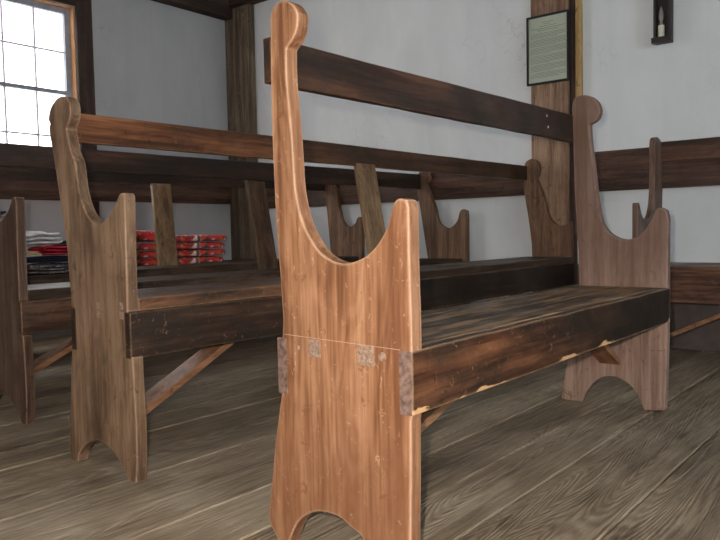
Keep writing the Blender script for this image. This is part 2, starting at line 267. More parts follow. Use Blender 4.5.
# ------------------------------------------------------------------ mesh helpers
def mesh_obj(name, bm, mat, parent=None, bevel=0., smooth=False, off=(0, 0, 0), segs=2):
    bmesh.ops.recalc_face_normals(bm, faces=bm.faces)
    if any(off): bmesh.ops.translate(bm, verts=bm.verts, vec=[-c for c in off])
    me = bpy.data.meshes.new(name); bm.to_mesh(me); bm.free()
    o = bpy.data.objects.new(name, me); C.objects.link(o); me.materials.append(mat)
    if parent: o.parent = parent
    if smooth:
        for p in me.polygons: p.use_smooth = True
    if bevel:
        md = o.modifiers.new('b', 'BEVEL'); md.width = bevel; md.segments = segs; md.limit_method = 'ANGLE'
        md.angle_limit = math.radians(50); md.use_clamp_overlap = False
    return o
def tag(o, label=None, cat=None, group=None, kind=None):
    for k, v in (('label', label), ('category', cat), ('group', group), ('kind', kind)):
        if v: o[k] = v
    return o
def empty(name, loc, label, cat, group=None):
    o = bpy.data.objects.new(name, None); o.location = loc; o.empty_display_size = .1; C.objects.link(o)
    return tag(o, label, cat, group)
def box(bm, x0, x1, y0, y1, z0, z1):
    v = [bm.verts.new(p) for p in ((x0, y0, z0), (x1, y0, z0), (x1, y1, z0), (x0, y1, z0), (x0, y0, z1), (x1, y0, z1), (x1, y1, z1), (x0, y1, z1))]
    for f in ((3, 2, 1, 0), (4, 5, 6, 7), (0, 1, 5, 4), (1, 2, 6, 5), (2, 3, 7, 6), (3, 0, 4, 7)): bm.faces.new([v[i] for i in f])
def hexa(bm, pts):   # 4 points of the near section, 4 of the far section
    v = [bm.verts.new(p) for p in pts]
    for f in ((0, 1, 2, 3), (7, 6, 5, 4), (0, 4, 5, 1), (1, 5, 6, 2), (2, 6, 7, 3), (3, 7, 4, 0)): bm.faces.new([v[i] for i in f])
def bx(name, mat, dims, parent=None, bevel=.002, off=(0, 0, 0)):
    bm = bmesh.new(); box(bm, *dims); return mesh_obj(name, bm, mat, parent, bevel, off=off)
def board(bm, a, b_, n=14, jit=.0012, rnd=None):
    """a long board between section a (4 xyz) and section b, cut along its length with slight unevenness"""
    rnd = rnd or random
    rows = []
    for i in range(n + 1):
        t = i / n; row = []
        for p, q in zip(a, b_):
            v = Vector(p).lerp(Vector(q), t)
            if 0 < i < n: v += Vector((0, rnd.uniform(-jit, jit), rnd.uniform(-jit, jit)))
            row.append(bm.verts.new(v))
        rows.append(row)
    bm.faces.new(rows[0]); bm.faces.new(rows[-1][::-1])
    for i in range(n):
        for k in range(4):
            bm.faces.new((rows[i][k], rows[i + 1][k], rows[i + 1][(k + 1) % 4], rows[i][(k + 1) % 4]))
def smooth_outline(P):
    n = len(P); out = []
    def corner(i):
        a = Vector(P[i]) - Vector(P[i - 1]); c = Vector(P[(i + 1) % n]) - Vector(P[i])
        return a.length < 1e-6 or c.length < 1e-6 or a.angle(c) > math.radians(48)
    cn = [corner(i) for i in range(n)]
    for i in range(n):
        p0, p1, p2, p3 = (Vector(P[(i + k) % n]) for k in (-1, 0, 1, 2))
        if cn[i]: p0 = p1 * 2 - p2
        if cn[(i + 1) % n]: p3 = p2 * 2 - p1
        L = (p2 - p1).length; out.append(p1)
        if L < .008: continue
        k = 2 if L < .02 else 3
        if L > .07: k = 1
        m1 = (p2 - p0) * .5; m2 = (p3 - p1) * .5
        for mm_, on in ((m1, p1), (m2, p2)):
            if mm_.length > L * 1.3: mm_ *= L * 1.3 / mm_.length
        for s in range(1, k):
            t = s / k
            out.append((2*t**3 - 3*t**2 + 1) * p1 + (t**3 - 2*t*t + t) * m1 + (-2*t**3 + 3*t*t) * p2 + (t**3 - t*t) * m2)
    return out
def panel(name, P, x0, x1, mat, parent, off, bevel=.003, swap=False):
    Q = smooth_outline(P); bm = bmesh.new()
    def V(x, q): return bm.verts.new((q[0], x, q[1]) if swap else (x, q[0], q[1]))
    a = [V(x0, q) for q in Q]; b_ = [V(x1, q) for q in Q]
    bm.faces.new(a); bm.faces.new(b_[::-1])
    for i in range(len(Q)): bm.faces.new((a[i], b_[i], b_[(i + 1) % len(Q)], a[(i + 1) % len(Q)]))
    return mesh_obj(name, bm, mat, parent, bevel, off=off)
def nail(parent, c, nrm, r, mat, off, name='nail'):
    bm = bmesh.new(); bmesh.ops.create_uvsphere(bm, u_segments=10, v_segments=6, radius=r)
    for v in bm.verts:
        d = v.co.dot(Vector(nrm)); v.co -= Vector(nrm) * d * .6
        v.co += Vector(c)
    return mesh_obj(name, bm, mat, parent, 0, True, off)

# ------------------------------------------------------------------ benches
def bench(name, label, near, far, xn, xf, th, yfn, yff, ybn, ybf, zplank, zap, zlow, rail, slat, mats, brace_y, brace, recess=.004, rail_over=False, apron_over=True):
    """near/far: end outlines; x span; front (yfn, yff) and back (ybn, ybf) y at near/far;
       rail = (y_near, y_far, zlo_n, zhi_n, zlo_f, zhi_f); slat = (x_top, x_bot, width, y_top, y_bot, z_top)"""
    off = (xn, yfn, 0)
    e = empty(name, off, label, 'bench', 'settle benches in rows')
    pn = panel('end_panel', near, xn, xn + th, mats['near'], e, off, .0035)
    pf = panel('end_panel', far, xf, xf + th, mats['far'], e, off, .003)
    x0, x1 = xn + th, xf
    # rail
    yn, yf, a, b_, c, d = rail; t = .022
    bm = bmesh.new()
    rx0, rx1 = (xn - .0005, xf + th + .0005) if rail_over else (x0 - .001, x1 + .001)
    board(bm, [(rx0, yn, a), (rx0, yn + t, a), (rx0, yn + t, b_), (rx0, yn, b_)], [(rx1, yf, c), (rx1, yf + t, c), (rx1, yf + t, d), (rx1, yf, d)])
    rl = mesh_obj('back_rail', bm, mats['rail'], e, .003, off=off)
    # aprons, front and back
    for w, (p, q), nm in ((1, (yfn, yff), 'front_apron'), (-1, (ybn, ybf), 'back_apron')):
        bm = bmesh.new(); ta = .022 * w
        ax0, ax1 = xn - .0008, xf + th * (.2 if w == 1 else 1) + .0008
        s = -.0045 * w
        board(bm, [(ax0, p + s, zlow), (ax0, p + ta, zlow), (ax0, p + ta, zap), (ax0, p + s, zap)], [(ax1, q + s, zlow), (ax1, q + ta, zlow), (ax1, q + ta, zap), (ax1, q + s, zap)])
        ap = mesh_obj(nm, bm, mats['apron'], e, .003, off=off)
        if w == 1: apf = ap
    # seat plank
    bm = bmesh.new(); zb = zap - .022 if zplank - zap < .01 else zap
    fy = .022 if zplank - zap < .01 else recess
    board(bm, [(x0 - .001, yfn + fy, zb), (x0 - .001, ybn - (.022 if fy == .022 else .002), zb), (x0 - .001, ybn - (.022 if fy == .022 else .002), zplank), (x0 - .001, yfn + fy, zplank)],
          [(x1 + .001, yff + fy, zb), (x1 + .001, ybf - (.022 if fy == .022 else .002), zb), (x1 + .001, ybf - (.022 if fy == .022 else .002), zplank), (x1 + .001, yff + fy, zplank)])
    st = mesh_obj('seat', bm, mats['seat'], e, .003, off=off)
    # middle slat from seat to rail
    if slat:
        xt, xb, w, yt, yb, zt = slat
        bm = bmesh.new()
        hexa(bm, [(xb - w/2, yb, zplank - .002), (xb + w/2, yb, zplank - .002), (xb + w/2, yb + .022, zplank - .002), (xb - w/2, yb + .022, zplank - .002),
                  (xt - w/2, yt, zt), (xt + w/2, yt, zt), (xt + w/2, yt + .022, zt), (xt - w/2, yt + .022, zt)])
        mesh_obj('back_slat', bm, mats['slat'], e, .003, off=off)
    # diagonal braces under the seat
    for (xa, za, xb, zb2), yb in zip(brace, brace_y):
        bm = bmesh.new(); w = .075; t = .020
        d = Vector((xb - xa, 0, zb2 - za)).normalized(); n = Vector((-d.z, 0, d.x)) * t
        if n.z < 0: n = -n
        A = Vector((xa, yb, za)); B = Vector((xb, yb, zb2)); Y = Vector((0, w, 0))
        A2 = A + n; B2 = B + n
        hexa(bm, [A, A + Y, A2 + Y, A2, B, B + Y, B2 + Y, B2])
        mesh_obj('brace', bm, mats['brace'], e, .002, off=off)
    return e, pn, pf, rl, apf, off

A, pn, pf, rl, apf, off = bench('settle_bench', 'foremost worn pine settle bench with tall knobbed ends and short dark seat',
    A_NEAR, A_FAR, 1.0254, 2.547, .033, .7225, .7245, 1.046, 1.060, .4305, .4300, .3150,
    (1.050, 1.058, .942, 1.032, .953, 1.051), None,
    dict(near=M['panel_warm'], far=M['panel_pink'], rail=M['rail_dark'], apron=M['apron_red'], seat=M['seat_worn'], brace=M['brace']),
    (.885, .885), ((1.055, .125, 1.98, .400), (2.549, .15, 2.10, .400)), rail_over=True)
for y0, y1 in ((.7192, .7455), (1.025, 1.0500)):
    bx('end_grain', M['apron_end'], (1.0232, 1.0246, y0, y1, .3155, .4295), apf, .0004, off)
# exposed tenons, knots and scribed line on the near end
for (y0, y1, z0, z1) in ((.934, .966, .398, .432), (.802, .842, .394, .431)):
    bx('tenon', M['endgrain'], (1.0245, 1.03, y0, y1, z0, z1), pn, .0008, off)
for y, z, r in ((.784, .414, .009), (.994, .413, .005)):
    nail(pn, (1.0252, y, z), (1, 0, 0), r, M['endgrain'], off, 'peg')
bm = bmesh.new()
hexa(bm, [(1.0249, 1.03, .4368), (1.0249, 1.03, .4376), (1.027, 1.03, .4376), (1.027, 1.03, .4368), (1.0249, .744, .4300), (1.0249, .744, .4308), (1.027, .744, .4308), (1.027, .744, .4300)])
mesh_obj('scribed_line', bm, M['scribe'], pn, 0, off=off)
for x, z in ((2.325, 1.022), (2.335, .985)): nail(rl, (x, 1.0565, z), (0, 1, 0), .005, M['bright_nail'], off)
for x, z, r in ((1.043, .392, .005), (1.043, .332, .0045), (1.046, .420, .004)): nail(apf, (x, .7210, z), (0, 1, 0), r, M['iron'], off)

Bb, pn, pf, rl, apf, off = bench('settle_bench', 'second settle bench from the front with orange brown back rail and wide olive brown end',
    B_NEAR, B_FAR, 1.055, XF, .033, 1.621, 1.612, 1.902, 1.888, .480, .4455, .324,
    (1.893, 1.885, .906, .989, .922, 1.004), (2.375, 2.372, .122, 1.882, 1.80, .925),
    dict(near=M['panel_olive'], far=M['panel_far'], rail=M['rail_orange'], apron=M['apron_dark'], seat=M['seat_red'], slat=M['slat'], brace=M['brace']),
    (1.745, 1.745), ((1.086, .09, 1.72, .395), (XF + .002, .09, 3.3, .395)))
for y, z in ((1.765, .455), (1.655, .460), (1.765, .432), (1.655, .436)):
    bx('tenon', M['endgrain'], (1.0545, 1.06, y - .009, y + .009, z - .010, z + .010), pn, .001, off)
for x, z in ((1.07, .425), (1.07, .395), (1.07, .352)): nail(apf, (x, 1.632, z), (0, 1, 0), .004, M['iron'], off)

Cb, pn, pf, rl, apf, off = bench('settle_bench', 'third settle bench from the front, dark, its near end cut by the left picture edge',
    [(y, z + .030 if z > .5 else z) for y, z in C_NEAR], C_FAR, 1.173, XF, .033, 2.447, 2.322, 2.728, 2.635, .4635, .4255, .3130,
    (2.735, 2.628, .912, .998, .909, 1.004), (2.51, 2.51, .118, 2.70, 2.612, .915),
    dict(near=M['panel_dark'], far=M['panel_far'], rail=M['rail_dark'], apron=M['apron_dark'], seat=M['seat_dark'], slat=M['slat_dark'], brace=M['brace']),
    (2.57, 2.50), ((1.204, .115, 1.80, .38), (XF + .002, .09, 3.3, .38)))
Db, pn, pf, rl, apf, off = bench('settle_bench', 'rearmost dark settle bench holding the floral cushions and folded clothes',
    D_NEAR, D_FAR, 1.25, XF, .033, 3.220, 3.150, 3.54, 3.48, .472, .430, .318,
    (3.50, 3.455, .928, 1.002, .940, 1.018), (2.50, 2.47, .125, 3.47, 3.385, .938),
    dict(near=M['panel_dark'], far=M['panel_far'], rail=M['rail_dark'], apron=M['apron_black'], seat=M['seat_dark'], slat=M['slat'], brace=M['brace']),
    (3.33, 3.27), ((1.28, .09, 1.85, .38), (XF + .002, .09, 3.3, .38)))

# cross bench E against the back wall, long axis along Y
E_END = [(3.350, .742), (3.356, .749), (3.366, .749), (3.376, .738), (3.400, .700), (3.430, .678), (3.465, .670), (3.505, .674), (3.540, .695), (3.568, .735), (3.585, .79), (3.595, .86), (3.600, .93), (3.602, .975),
         (3.596, 1.000), (3.592, 1.030), (3.602, 1.058), (3.630, 1.070), (3.675, 1.062), (3.712, 1.035), (3.722, .99), (3.715, .80), (3.700, .55), (3.695, .3), (3.705, .12), (3.715, .02), (3.70, 0), (3.655, 0),
         (3.645, .03), (3.61, .075), (3.545, .10), (3.48, .09), (3.43, .05), (3.405, 0), (3.345, 0), (3.345, .1), (3.35, .3)]
offE = (3.35, 1.111, 0)
Eb = empty('settle_bench', offE, 'dark settle bench set crosswise along the back wall at the right', 'bench', 'settle benches in rows')
yl, yr = 1.084, -.55
panel('end_panel', E_END, 1.084, 1.111, M['bench_e_v'], Eb, offE, .003, True)
panel('end_panel', E_END, yr - .027, yr, M['bench_e_v'], Eb, offE, .003, True)
bm = bmesh.new(); board(bm, [(3.690, yl + .001, .957), (3.712, yl + .001, .957), (3.712, yl + .001, 1.052), (3.690, yl + .001, 1.052)], [(3.690, yr - .001, .950), (3.712, yr - .001, .950), (3.712, yr - .001, 1.045), (3.690, yr - .001, 1.045)])
mesh_obj('back_rail', bm, M['bench_e'], Eb, .003, off=offE)
for x, s, nm in ((3.350, 1, 'front_apron'), (3.700, -1, 'back_apron')):
    bm = bmesh.new(); a0, a1 = (x - .001, x + .021) if s == 1 else (x - .020, x + .001)
    board(bm, [(a0, 1.112, .301), (a1, 1.112, .301), (a1, 1.112, .440), (a0, 1.112, .440)], [(a0, yr - .028, .301), (a1, yr - .028, .301), (a1, yr - .028, .440), (a0, yr - .028, .440)])
    mesh_obj(nm, bm, M['bench_e'], Eb, .003, off=offE)
bm = bmesh.new(); board(bm, [(3.353, yl + .001, .440), (3.698, yl + .001, .440), (3.698, yl + .001, .462), (3.353, yl + .001, .462)], [(3.353, yr - .001, .440), (3.698, yr - .001, .440), (3.698, yr - .001, .462), (3.353, yr - .001, .462)])
mesh_obj('seat', bm, M['bench_e'], Eb, .003, off=offE)
for ya, yb in ((1.086, .40), (yr - .002, .12)):
    bm = bmesh.new(); t = .022
    hexa(bm, [(3.50, ya, .07), (3.57, ya, .07), (3.57, ya, .07 + t), (3.50, ya, .07 + t), (3.50, yb, .41), (3.57, yb, .41), (3.57, yb, .41 + t), (3.50, yb, .41 + t)])
    mesh_obj('brace', bm, M['brace'], Eb, .002, off=offE)

# ------------------------------------------------------------------ cushions and clothes on bench D
def cushion(cx, cy, z, w, d, h, rz, name, mat, label, cat, group, tilt=0., sink=.0, parent=None, wob=.0015, seed=0):
    bm = bmesh.new(); rnd = random.Random(seed)
    bmesh.ops.create_cube(bm, size=1)
    bmesh.ops.subdivide_edges(bm, edges=bm.edges[:], cuts=6, use_grid_fill=True)
    ph = [rnd.uniform(0, 6.28) for _ in range(6)]
    for v in bm.verts:
        x, y, zz = v.co * 2
        r = max(abs(x), abs(y))
        prof = (1 - r ** 6) * .18 + .82
        ex = 1 + .03 * (1 - zz * zz)
        cx_, cy_ = x * (1 - .10 * y * y * abs(x) ** 2 * .6), y * (1 - .10 * x * x * abs(y) ** 2 * .6)
        wz = wob * (math.sin(3 * x + ph[0]) * math.cos(2.3 * y + ph[1]) + .6 * math.sin(6 * x + 4 * y + ph[2])) * (1 if zz > 0 else 0)
        v.co = Vector((cx_ * w / 2 * ex, cy_ * d / 2 * ex, zz * h / 2 * prof + wz + wob * 0))
    lo = min(v.co.z for v in bm.verts)
    for v in bm.verts: v.co.z -= lo
    o = mesh_obj(name, bm, mat, None, 0, True)
    sd = o.modifiers.new('s', 'SUBSURF'); sd.levels = 1; sd.render_levels = 1
    o.location = (cx, cy, z); o.rotation_euler = (0, tilt, rz)
    return tag(o, label, cat, group)
offF = (1.25, 3.72, 0)
Fb = empty('wall_bench', offF, 'low backless dark bench along the window wall under the cushions', 'bench')
FE = [(3.74, 0), (3.80, 0), (3.83, .07), (3.91, .11), (3.99, .07), (4.02, 0), (4.08, 0), (4.075, .2), (4.07, .43), (3.75, .43), (3.745, .2)]
for xa in (1.25, 3.55): panel('end_panel', FE, xa, xa + .033, M['panel_dark'], Fb, offF, .003)
bx('seat', M['seat_dark'], (1.20, 3.62, 3.72, 4.10, .43, .455), Fb, .004, offF)
bx('front_apron', M['apron_black'], (1.22, 3.60, 3.722, 3.744, .33, .43), Fb, .003, offF)
bx('back_apron', M['apron_black'], (1.22, 3.60, 4.076, 4.098, .33, .43), Fb, .003, offF)
zs = .4725
labs = ['lowest red floral cushion in the flat stack on the low wall bench', 'second red floral cushion up in the flat stack on the wall bench',
        'third red floral cushion up in the flat stack on the wall bench', 'topmost red floral cushion with pinkish top on the flat stack']
zc = .457
for k, lab in enumerate(labs):
    cushion(2.96 + .012 * (k % 2), 3.90 - .008 * k, zc, .46, .32, .0435, .03 * (-1) ** k, 'seat_cushion', M['floral'], lab, 'cushion', 'floral cushions stacked on the low wall bench', seed=k)
    zc += .0475
labs = ['lowest floral cushion of the left stack, beside the wide brown bench end', 'second floral cushion up of the left stack on the wall bench', 'third floral cushion of the left stack, just under the sloping one', 'uppermost sloping floral cushion, left of the flat stack']
zc = .457
for k, lab in enumerate(labs):
    cushion(2.47, 3.90, zc + (.012 if k == 3 else 0), .44, .32, .0435 if k < 3 else .07, .02 * (-1) ** k, 'seat_cushion', M['floral'], lab, 'cushion', 'floral cushions stacked on the low wall bench', tilt=.0 if k < 3 else .06, seed=10 + k)
    zc += .0480

def cloth(cx, cy, z, w, d, h, rz, mat, label, seed, name='folded_cloth', tilt=0.):
    """a folded garment: several thin rumpled layers that wrap round at one side"""
    rnd = random.Random(seed); bm = bmesh.new(); layers = 3
    prof = []   # serpentine section in (x, z)
    n = 12
    for L in range(layers):
        zz = h * (L + .5) / layers
        xs = [(-1 + 2 * i / n) for i in range(n + 1)]
        if L % 2: xs = xs[::-1]
        for x in xs: prof.append((x * w / 2 * (1 - .04 * L), zz))
        if L < layers - 1:
            s = 1 if L % 2 == 0 else -1
            prof.append((s * w / 2 * 1.05, zz + h * .5 / layers))
    m = 10; ph = [rnd.uniform(0, 6.28) for _ in range(8)]; t = h / layers * .42
    grid = []
    for sgn in (1, -1):
        g = []
        for i, (x, zz) in enumerate(prof):
            row = []
            for j in range(m + 1):
                y = (-1 + 2 * j / m)
                wob = h * .10 * (math.sin(9 * x / w + ph[0] + 2 * y) + math.sin(5 * y + ph[1] + 4 * x / w)) * (zz / h)
                edge = .07 * math.sin(4 * y + ph[2]) * w * (.5 if abs(x) > .3 * w else 0)
                row.append(bm.verts.new((x + edge, y * d / 2 * (1 + .06 * math.sin(6 * x / w + ph[3])), zz + sgn * t * (1 - .5 * abs(y) ** 4) + wob)))
            g.append(row)
        grid.append(g)
    for g in grid:
        for i in range(len(g) - 1):
            for j in range(m): bm.faces.new((g[i][j], g[i + 1][j], g[i + 1][j + 1], g[i][j + 1]))
    P, Q = grid
    for i in range(len(prof) - 1):
        for j in (0, m): bm.faces.new((P[i][j], P[i + 1][j], Q[i + 1][j], Q[i][j]))
    for j in range(m):
        for i in (0, len(prof) - 1): bm.faces.new((P[i][j], P[i][j + 1], Q[i][j + 1], Q[i][j]))
    lo = min(v.co.z for v in bm.verts)
    for v in bm.verts: v.co.z -= lo
    o = mesh_obj(name, bm, mat, None, 0, True)
    sd = o.modifiers.new('s', 'SUBSURF'); sd.levels = 1; sd.render_levels = 1
    o.location = (cx, cy, z); o.rotation_euler = (0, tilt, rz)
    return tag(o, label, 'clothes', 'folded clothes on the rear bench')
cloth(1.78, 3.34, zs, .30, .22, .045, .1, M['lace'], 'dark patterned cloth with pale swirls at the bottom of the clothes pile', 1)
cloth(1.73, 3.34, zs + .053, .30, .21, .026, -.05, M['navy_cloth'], 'navy folded cloth low in the clothes pile', 2)
cloth(1.595, 3.33, zs + .086, .12, .20, .022, .06, M['cream_cloth'], 'cream folded cloth at the left of the clothes pile', 3)
cloth(1.83, 3.34, zs + .086, .27, .21, .044, -.05, M['red_cloth'], 'red folded cloth in the middle of the clothes pile', 4)
cloth(1.655, 3.33, zs + .137, .19, .20, .058, .12, M['white_cloth'], 'off-white crumpled cloth on top of the clothes pile', 5)
cloth(1.86, 3.36, zs + .137, .16, .12, .018, -.2, M['dark_cloth'], 'dark green cloth lying right of the off-white one', 6)
zz_ = zs
for k, (mt, lab, hh_) in enumerate(((M['dark_cloth'], 'dark folded cloth, lowest at the left picture edge', .058), (M['red_cloth'], 'red folded cloth low at the left picture edge', .056), (M['navy_cloth'], 'navy cloth in the pile at the left picture edge', .046),
                               (M['white_cloth'], 'white cloth peeping out at the left picture edge', .026), (M['navy_cloth'], 'topmost dark cloth of the pile at the left picture edge', .07))):
    cloth(1.42, 3.34, zz_, .20, .21, hh_, .05 * (-1) ** k, mt, lab, 20 + k); zz_ += hh_ * 1.12 + .004

# ------------------------------------------------------------------ room shell
X0, Y0, ZC = -2.2, -3.0, 2.75
def struct(o): o['kind'] = 'structure'; return o
edges = [-3.0, -2.72, -2.45, -2.16, -1.90, -1.60, -1.33, -1.05, -.80, -.52, -.24, .02, .29, .54, .776, .951, 1.14, 1.33, 1.66, 2.02, 2.19, 2.50, 2.80, 3.05, 3.34, 3.60, 3.90, 4.2, 4.62]
bm = bmesh.new(); cl = bm.loops.layers.color.new('plank')
for i in range(len(edges) - 1):
    y0, y1 = edges[i] + .0017, edges[i + 1] - .0017
    cuts = [X0, XW + .1]
    if i % 3 == 0: cuts = [X0, random.uniform(-.5, .6), XW + .1]
    for a, b2 in zip(cuts, cuts[1:]):
        nf = len(bm.faces)
        zt = random.uniform(-.0015, 0)
        vs = []; nx = 10
        ch = .004
        rows = []
        for k in range(nx + 1):
            x = a + .001 + (b2 - a - .002) * k / nx
            rows.append([bm.verts.new(p) for p in ((x, y0, -.03), (x, y0, zt - ch), (x, y0 + ch, zt), (x, y1 - ch, zt), (x, y1, zt - ch), (x, y1, -.03))])
        col = (random.random(), random.random(), random.random(), 1)
        fs = []
        for k in range(nx):
            for j in range(5): fs.append(bm.faces.new((rows[k][j], rows[k + 1][j], rows[k + 1][j + 1], rows[k][j + 1])))
        for f in fs:
            for l in f.loops: l[cl] = col
n0 = len(bm.faces)
v = [bm.verts.new(p) for p in ((X0, Y0, -.03), (XW + .1, Y0, -.03), (XW + .1, 4.62, -.03), (X0, 4.62, -.03))]
bm.faces.new(v)
fl = mesh_obj('floor', bm, M['floor']); struct(fl)
def wall_with_holes(name, horiz, fixed, thick, a0, a1, z1, holes, mat):
    """wall along x (horiz) or y, with rectangular holes [(a, b, z0, z1)]"""
    xs = sorted({a0, a1, *[h[0] for h in holes], *[h[1] for h in holes]}); zz = sorted({0 - .03, z1, *[h[2] for h in holes], *[h[3] for h in holes]})
    bm = bmesh.new()
    for i in range(len(xs) - 1):
        for j in range(len(zz) - 1):
            cx, cz = (xs[i] + xs[i+1]) / 2, (zz[j] + zz[j+1]) / 2
            if any(h[0] < cx < h[1] and h[2] < cz < h[3] for h in holes): continue
            lo, hi = min(fixed, fixed + thick), max(fixed, fixed + thick)
            if horiz: box(bm, xs[i], xs[i+1], lo, hi, zz[j], zz[j+1])
            else: box(bm, lo, hi, xs[i], xs[i+1], zz[j], zz[j+1])
    bmesh.ops.remove_doubles(bm, verts=bm.verts, dist=1e-5)
    from collections import Counter
    inner = []
    seen = {}
    for f in bm.faces:
        k = tuple(sorted(v.index for v in f.verts)) if False else frozenset(v for v in f.verts)
        seen.setdefault(k, []).append(f)
    for k, fs in seen.items():
        if len(fs) > 1: inner += fs
    bmesh.ops.delete(bm, geom=inner, context='FACES_ONLY')
    return struct(mesh_obj(name, bm, mat))
WIN = (1.70, 2.600, .98, 2.165)
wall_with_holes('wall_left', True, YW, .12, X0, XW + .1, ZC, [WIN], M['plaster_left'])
wall_with_holes('wall_back', False, XW, .10, Y0, YW, ZC, [], M['plaster'])
RW = [(-.9, .1, .9, 2.2), (1.3, 2.5, .9, 2.2)]
wall_with_holes('wall_right', True, Y0, -.12, X0, XW + .1, ZC, RW, M['plaster'])
BW = [(-1.6, -.5, .9, 2.2), (1.2, 2.3, .9, 2.2)]
wall_with_holes('wall_front', False, X0, -.10, Y0, YW, ZC, BW, M['plaster'])
struct(bx('ceiling', M['ceil'], (X0, XW + .1, Y0, YW + .1, ZC, ZC + .06), bevel=0))
# timber frame
struct(bx('trim_1', M['beam'], (X0, XW, YW - .10, YW, 2.345, 2.60), bevel=.006))            # plate along window wall
struct(bx('trim_2', M['beamy'], (XW - .10, XW, Y0, YW - .10, 2.425, 2.68), bevel=.006))      # plate along back wall
struct(bx('trim_3', M['corner'], (XW - .06, XW, 4.214, YW, 0, 2.425), bevel=.008))           # corner post
struct(bx('trim_4', M['post'], (XW - .030, XW, 1.652, 1.878, 0, 2.425), bevel=.004))
struct(bx('trim_15', M['darkpost'], (XW - .014, XW, 1.613, 1.652, 0, 2.425), bevel=.002))          # big wall post
struct(bx('trim_5', M['pine'], (XW - .03, XW, 1.578, 1.611, .80, 2.425), bevel=.004))        # pale pine strip
struct(bx('trim_6', M['darkpost'], (2.602, 2.718, YW - .02, YW + .0, 0, 2.345), bevel=.004))  # dark post by window
struct(bx('trim_7', M['beam'], (X0, 2.602, YW - .015, YW, 2.168, 2.345), bevel=.003))         # dark header over window
struct(bx('trim_8', M['boardx'], (X0, XW - .06, YW - .025, YW - .001, .885, 1.06), bevel=.004))     # board along window wall
struct(bx('trim_9', M['board'], (XW - .025, XW - .001, 1.878, 4.214, .838, 1.012), bevel=.004))    # board along back wall
struct(bx('trim_10', M['board'], (XW - .025, XW - .001, Y0, 1.577, .838, 1.056), bevel=.004))
struct(bx('baseboard_back', M['wainscot'], (XW - .012, XW, Y0, 1.613, 0, .435), bevel=.003))
struct(bx('trim_11', M['pine'], (XW - .018, XW, Y0, 1.575, .435, .452), bevel=.002))
for i in range(3):
    x = -1.3 + 1.75 * i
    struct(bx('trim_%d' % (12 + i), M['beamy'], (x, x + .2, Y0, YW, 2.55, 2.75), bevel=.006))

def window(n, horiz, plane, a0, a1, z0, z1, depth_sign, cols, rows, meet, frame_mat=M['sash'], jamb_mat=M['sash'], mw=.0048, stile=.036):
    """sash window: frame, upper and lower sash muntins, glass panes"""
    e = bpy.data.objects.new('window_%d' % n, None); C.objects.link(e); e['kind'] = 'structure'
    e.location = ((a0 + a1) / 2, plane, z0) if horiz else (plane, (a0 + a1) / 2, z0)
    off = tuple(e.location)
    def B(bm, a, b2, lo, hi, p0, p1):
        if horiz: box(bm, a, b2, min(p0, p1), max(p0, p1), lo, hi)
        else: box(bm, min(p0, p1), max(p0, p1), a, b2, lo, hi)
    s = depth_sign
    bm = bmesh.new(); B(bm, a0, a0 + .006, z0, z1, plane, plane + s * .12); B(bm, a1 - .006, a1, z0, z1, plane, plane + s * .12); B(bm, a0, a1, z1 - .008, z1, plane, plane + s * .12)
    mesh_obj('jamb', bm, jamb_mat, e, .001, off=off)
    bm = bmesh.new(); B(bm, a0 - .04, a1 , z0 - .02, z0, plane - s * .012, plane + s * .12); mesh_obj('sill', bm, M['darkpost'], e, .003, off=off)
    p0, p1 = plane + s * .055, plane + s * .085
    for nm, lo, hi, dp, rr in (('lower_sash', z0, meet + .012, 0, rows[0]), ('upper_sash', meet - .012, z1 - .008, .0, rows[1])):
        bm = bmesh.new(); q0, q1 = p0 + s * dp, p1 + s * dp
        A0, A1 = a0 + .006, a1 - .006
        if nm == 'upper_sash': lo2 = lo + .024
        else: lo2 = lo
        B(bm, A0, A0 + stile, lo2, hi, q0, q1); B(bm, A1 - stile, A1, lo2, hi, q0, q1)
        bt = stile if nm == 'upper_sash' else .024
        B(bm, A0 + stile, A1 - stile, hi - bt, hi, q0, q1)
        if nm == 'lower_sash': B(bm, A0 + stile, A1 - stile, lo2, lo2 + .05, q0, q1)
        g0, g1 = A0 + stile, A1 - stile
        zl = lo2 + (.05 if nm == 'lower_sash' else 0); zh = hi - bt
        f = mesh_obj(nm, bm, frame_mat, e, 0, off=off); bm = bmesh.new()
        for k in range(1, cols):
            x = g0 + (g1 - g0) * k / cols; B(bm, x - mw, x + mw, zl, zh, q0 + s * .006, q1 - s * .006)
        for k in range(1, rr):
            z = zl + (zh - zl) * k / rr; B(bm, g0, g1, z - mw, z + mw, q0 + s * .0055, q1 - s * .0055)
        mesh_obj('muntin_grid', bm, M['muntin'], f, 0, off=off)
        bm = bmesh.new(); m_ = (q0 + q1) / 2; B(bm, g0, g1, zl, zh, m_ - .0015, m_ + .0015)
        mesh_obj('glass_pane', bm, M['glass'], f, 0, off=off)
window(1, True, YW, WIN[0], WIN[1], WIN[2], WIN[3], 1, 4, (2, 2), 1.602, jamb_mat=M['jamb'])
k = 2
for h in RW: window(k, True, Y0, *h, -1, 3, (2, 2), 1.55); k += 1
for h in BW: window(k, False, X0, *h, -1, 3, (2, 2), 1.55); k += 1

